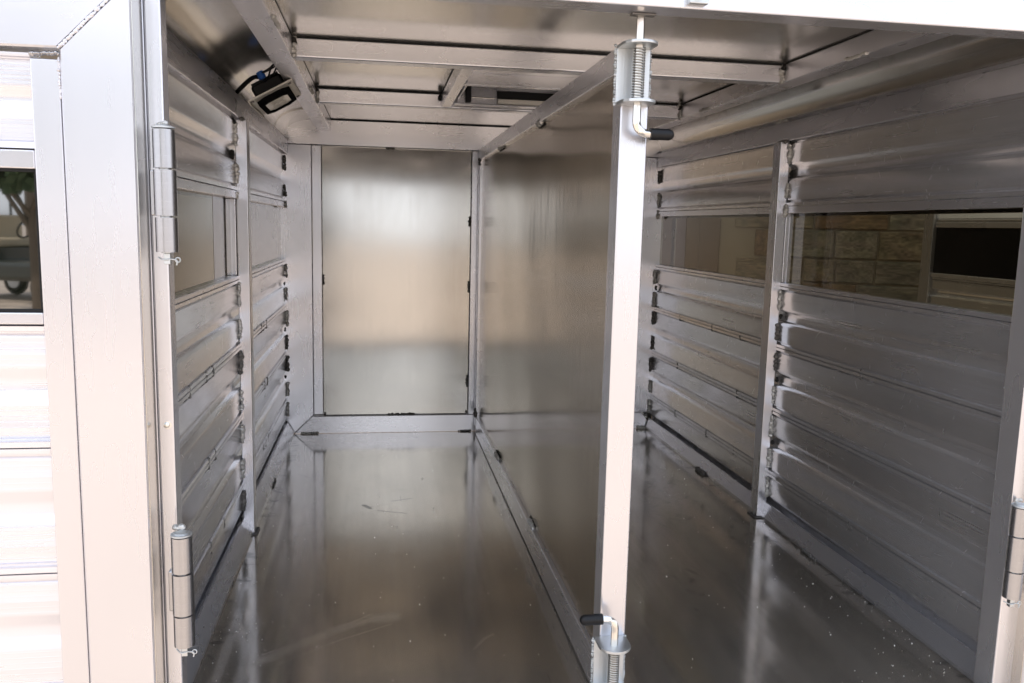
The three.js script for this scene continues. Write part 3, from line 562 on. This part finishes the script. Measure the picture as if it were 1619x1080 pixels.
// second trailer parked alongside
{
  const t = thing('parked_trailer', 'second aluminium trailer with a black side window, parked alongside on the right', 'trailer');
  t.position.set(1.85, -0.55, -1.87);
  const prof = (y0, y1) => drawn(ccw(plankProfile(y0, y1, 0, -1)), 0.062, 2.4, 'z');
  for (const [a, b] of [[0.35, 0.53], [0.53, 0.71], [0.71, 0.89], [0.89, 1.07], [1.07, 1.19], [1.412, 1.56], [1.56, 1.72]]) put('plank', prof(a, b), M.plank, t);
  put('corner_post', bar(-0.012, 0.05, 0.3, 1.78, 0, 0.06, 'y', 0.004), M.tube, t);
  put('window_frame', [bar(-0.004, 0.02, 1.191, 1.208, 0.062, 2.4, 'z', 0.002), bar(-0.004, 0.02, 1.39, 1.411, 0.062, 2.4, 'z', 0.002)], M.tube, t);
  put('pane', bar(0.004, 0.008, 1.208, 1.39, 0.062, 2.4, 'z', 0.001), M.blackGlass, t);
  put('body', [bar(0.0225, 1.3, 0.3, 1.8, 0.02, 2.4, 'z', 0.02)], M.sheet, t);
  put('latch', [cyl(0.008, 0.06, -0.018, 1.0, 0.03, 'y', 12), bar(-0.02, -0.0125, 0.985, 1.005, 0.0, 0.05, 'z', 0.002), bar(-0.016, -0.0125, 1.045, 1.06, 0.065, 0.075, 'y', 0.001)], M.sooty, t);
  for (const z of [1.0, 1.75]) { const w = put('wheel', [clean(new THREE.TorusGeometry(0.22, 0.09, 14, 32).rotateY(Math.PI / 2).translate(0.12, 0.31, z))], M.tape, t); put('rim', [cyl(0.17, 0.12, 0.12, 0.31, z, 'x', 24)], M.zinc, w); }
}
// tan building beyond the left side
{
  const b = thing('plastered_building', 'long low building with brown plaster walls beyond the left windows', 'building');
  b.position.set(-2.7, -0.55, -10);
  const t = tex(256, 256, (u, v) => { const k = 0.8 + 0.3 * (blot(u, v) - 0.5); return [k, k, k]; }, true, 4, 2);
  put('wall', clean(new THREE.BoxGeometry(0.4, 2.9, 16).translate(0, 1.45, 0)), std({ color: new THREE.Color().setRGB(0.25, 0.19, 0.125), map: t, roughness: 0.95, bumpMap: t, bumpScale: 0.01 }), b);
  put('roof', clean(new RoundedBoxGeometry(1.0, 0.14, 16.4, 1, 0.02).translate(0, 2.97, 0)), std({ color: 0x5b5048, roughness: 0.8 }), b);
}
// golf cart and trees behind the camera, seen only in the glass of the left door
{
  const c = thing('golf_cart', 'white roofed golf cart mirrored in the window of the left rear door', 'golf cart');
  c.position.set(-6.05, -0.55, 13.6); c.rotation.y = 0.4;
  const paint = std({ color: 0x2f3330, roughness: 0.35, clearcoat: 0.6 }), seat = std({ color: 0xb8ac94, roughness: 0.7 });
  put('body', [clean(new RoundedBoxGeometry(2.2, 0.32, 1.1, 4, 0.09).translate(0, 0.48, 0)), clean(new RoundedBoxGeometry(0.55, 0.42, 1.08, 4, 0.12).translate(0.85, 0.72, 0)), clean(new RoundedBoxGeometry(0.8, 0.3, 1.08, 3, 0.06).translate(-0.55, 0.72, 0))], paint, c);
  put('seat', [clean(new RoundedBoxGeometry(0.5, 0.14, 1.0, 3, 0.05).translate(-0.3, 0.92, 0)), clean(new RoundedBoxGeometry(0.14, 0.42, 1.0, 3, 0.05).translate(-0.58, 1.14, 0))], seat, c);
  put('roof', clean(new RoundedBoxGeometry(2.1, 0.09, 1.2, 4, 0.04).translate(0, 1.92, 0)), std({ color: 0xe8e2d2, roughness: 0.4 }), c);
  for (const [x, z] of [[0.72, 0.5], [0.72, -0.5], [-0.75, 0.5], [-0.75, -0.5]]) put('post', cyl(0.022, 1.1, x, 1.34, z, 'y', 10), paint, c);
  put('steering_wheel', [clean(new THREE.TorusGeometry(0.17, 0.016, 8, 24).rotateY(Math.PI / 2).rotateZ(-0.5).translate(0.28, 1.15, -0.25)), cyl(0.018, 0.4, 0.38, 1.0, -0.25, 'y', 8)], M.black, c);
  for (const [x, z] of [[0.78, 0.5], [0.78, -0.5], [-0.72, 0.5], [-0.72, -0.5]]) {
    const w = put('wheel', clean(new THREE.TorusGeometry(0.165, 0.07, 12, 28).translate(x, 0.235, z)), M.tape, c);
    put('rim', [cyl(0.12, 0.13, x, 0.235, z, 'z', 20), ...[0, 1, 2, 3, 4].map((k) => clean(new THREE.BoxGeometry(0.035, 0.13, 0.02).translate(0, 0.06, 0).rotateZ(k * 1.2566).translate(x, 0.235, z + Math.sign(z) * 0.07)))], M.zinc, w);
  }
}
{
  const bark = std({ color: new THREE.Color().setRGB(0.13, 0.1, 0.075), roughness: 0.95 });
  const leafMat = [[0.06, 0.1, 0.045], [0.075, 0.115, 0.05], [0.05, 0.085, 0.05]].map((c) => std({ color: new THREE.Color().setRGB(...c), roughness: 0.8, side: THREE.DoubleSide }));
  const leaf = new THREE.PlaneGeometry(1, 1.6); leaf.translate(0, 0.8, 0);
  const spots = [[-5.0, 11.2, 3.6, 'slender tree beside the golf cart, mirrored in the left door window'], [-11, 27, 8.5, 'broad dark tree farthest behind the golf cart'], [-3.5, 30, 9.5, 'tallest dark tree straight behind the golf cart'], [6, 31, 8, 'wide tree behind the camera on the right'], [15, 26, 7.5, 'rounded tree farthest to the right behind the camera']];
  for (const [x, z, h, label] of spots) {
    const t = thing('broadleaf_tree', label, 'tree'); t.position.set(x, -0.55, z);
    const parts = [], tips = [];
    const limb = (a, b, r0, r1) => { const v = b.clone().sub(a), g = new THREE.CylinderGeometry(r1, r0, v.length(), 8); g.translate(0, v.length() / 2, 0); g.applyQuaternion(new THREE.Quaternion().setFromUnitVectors(new THREE.Vector3(0, 1, 0), v.clone().normalize())); g.translate(a.x, a.y, a.z); parts.push(clean(g)); };
    const k = h / 8, top = new THREE.Vector3(rr(-0.2, 0.2) * k, h * 0.4, 0); limb(new THREE.Vector3(0, -0.05, 0), top, 0.19 * k, 0.13 * k);
    for (let i = 0; i < 7; i++) { const a = i / 7 * 6.28 + rr(-0.3, 0.3), e = top.clone().add(new THREE.Vector3(Math.cos(a) * rr(0.8, 1.9) * k, rr(0.9, 2.9) * k, Math.sin(a) * rr(0.8, 1.9) * k)); limb(top.clone().multiplyScalar(rr(0.75, 1)), e, 0.09 * k, 0.03 * k); tips.push(e); for (let j = 0; j < 2; j++) { const e2 = e.clone().add(new THREE.Vector3(rr(-0.9, 0.9) * k, rr(0, 1.1) * k, rr(-0.9, 0.9) * k)); limb(e, e2, 0.03 * k, 0.012 * k); tips.push(e2); } }
    put('trunk', parts, bark, t);
    const n = 2600, im = new THREE.InstancedMesh(leaf, leafMat[spots.findIndex((q) => q[3] === label) % 3], n), o = new THREE.Object3D();
    for (let i = 0; i < n; i++) { const p = tips[i % tips.length], R = rr(0, 1) ** 0.5 * 1.0 * k, a = rr(0, 6.28), e = Math.acos(rr(-1, 1)); o.position.set(p.x + R * Math.sin(e) * Math.cos(a), p.y + R * 0.75 * Math.cos(e), p.z + R * Math.sin(e) * Math.sin(a)); o.rotation.set(rr(0, 6), rr(0, 6), rr(0, 6)); const s = rr(0.1, 0.2) * k ** 0.4; o.scale.set(s, s, s); o.updateMatrix(); im.setMatrixAt(i, o.matrix); }
    im.name = 'crown'; im.userData.kind = 'stuff'; im.castShadow = true; t.add(im);
  }
}
renderer.render(scene, camera);
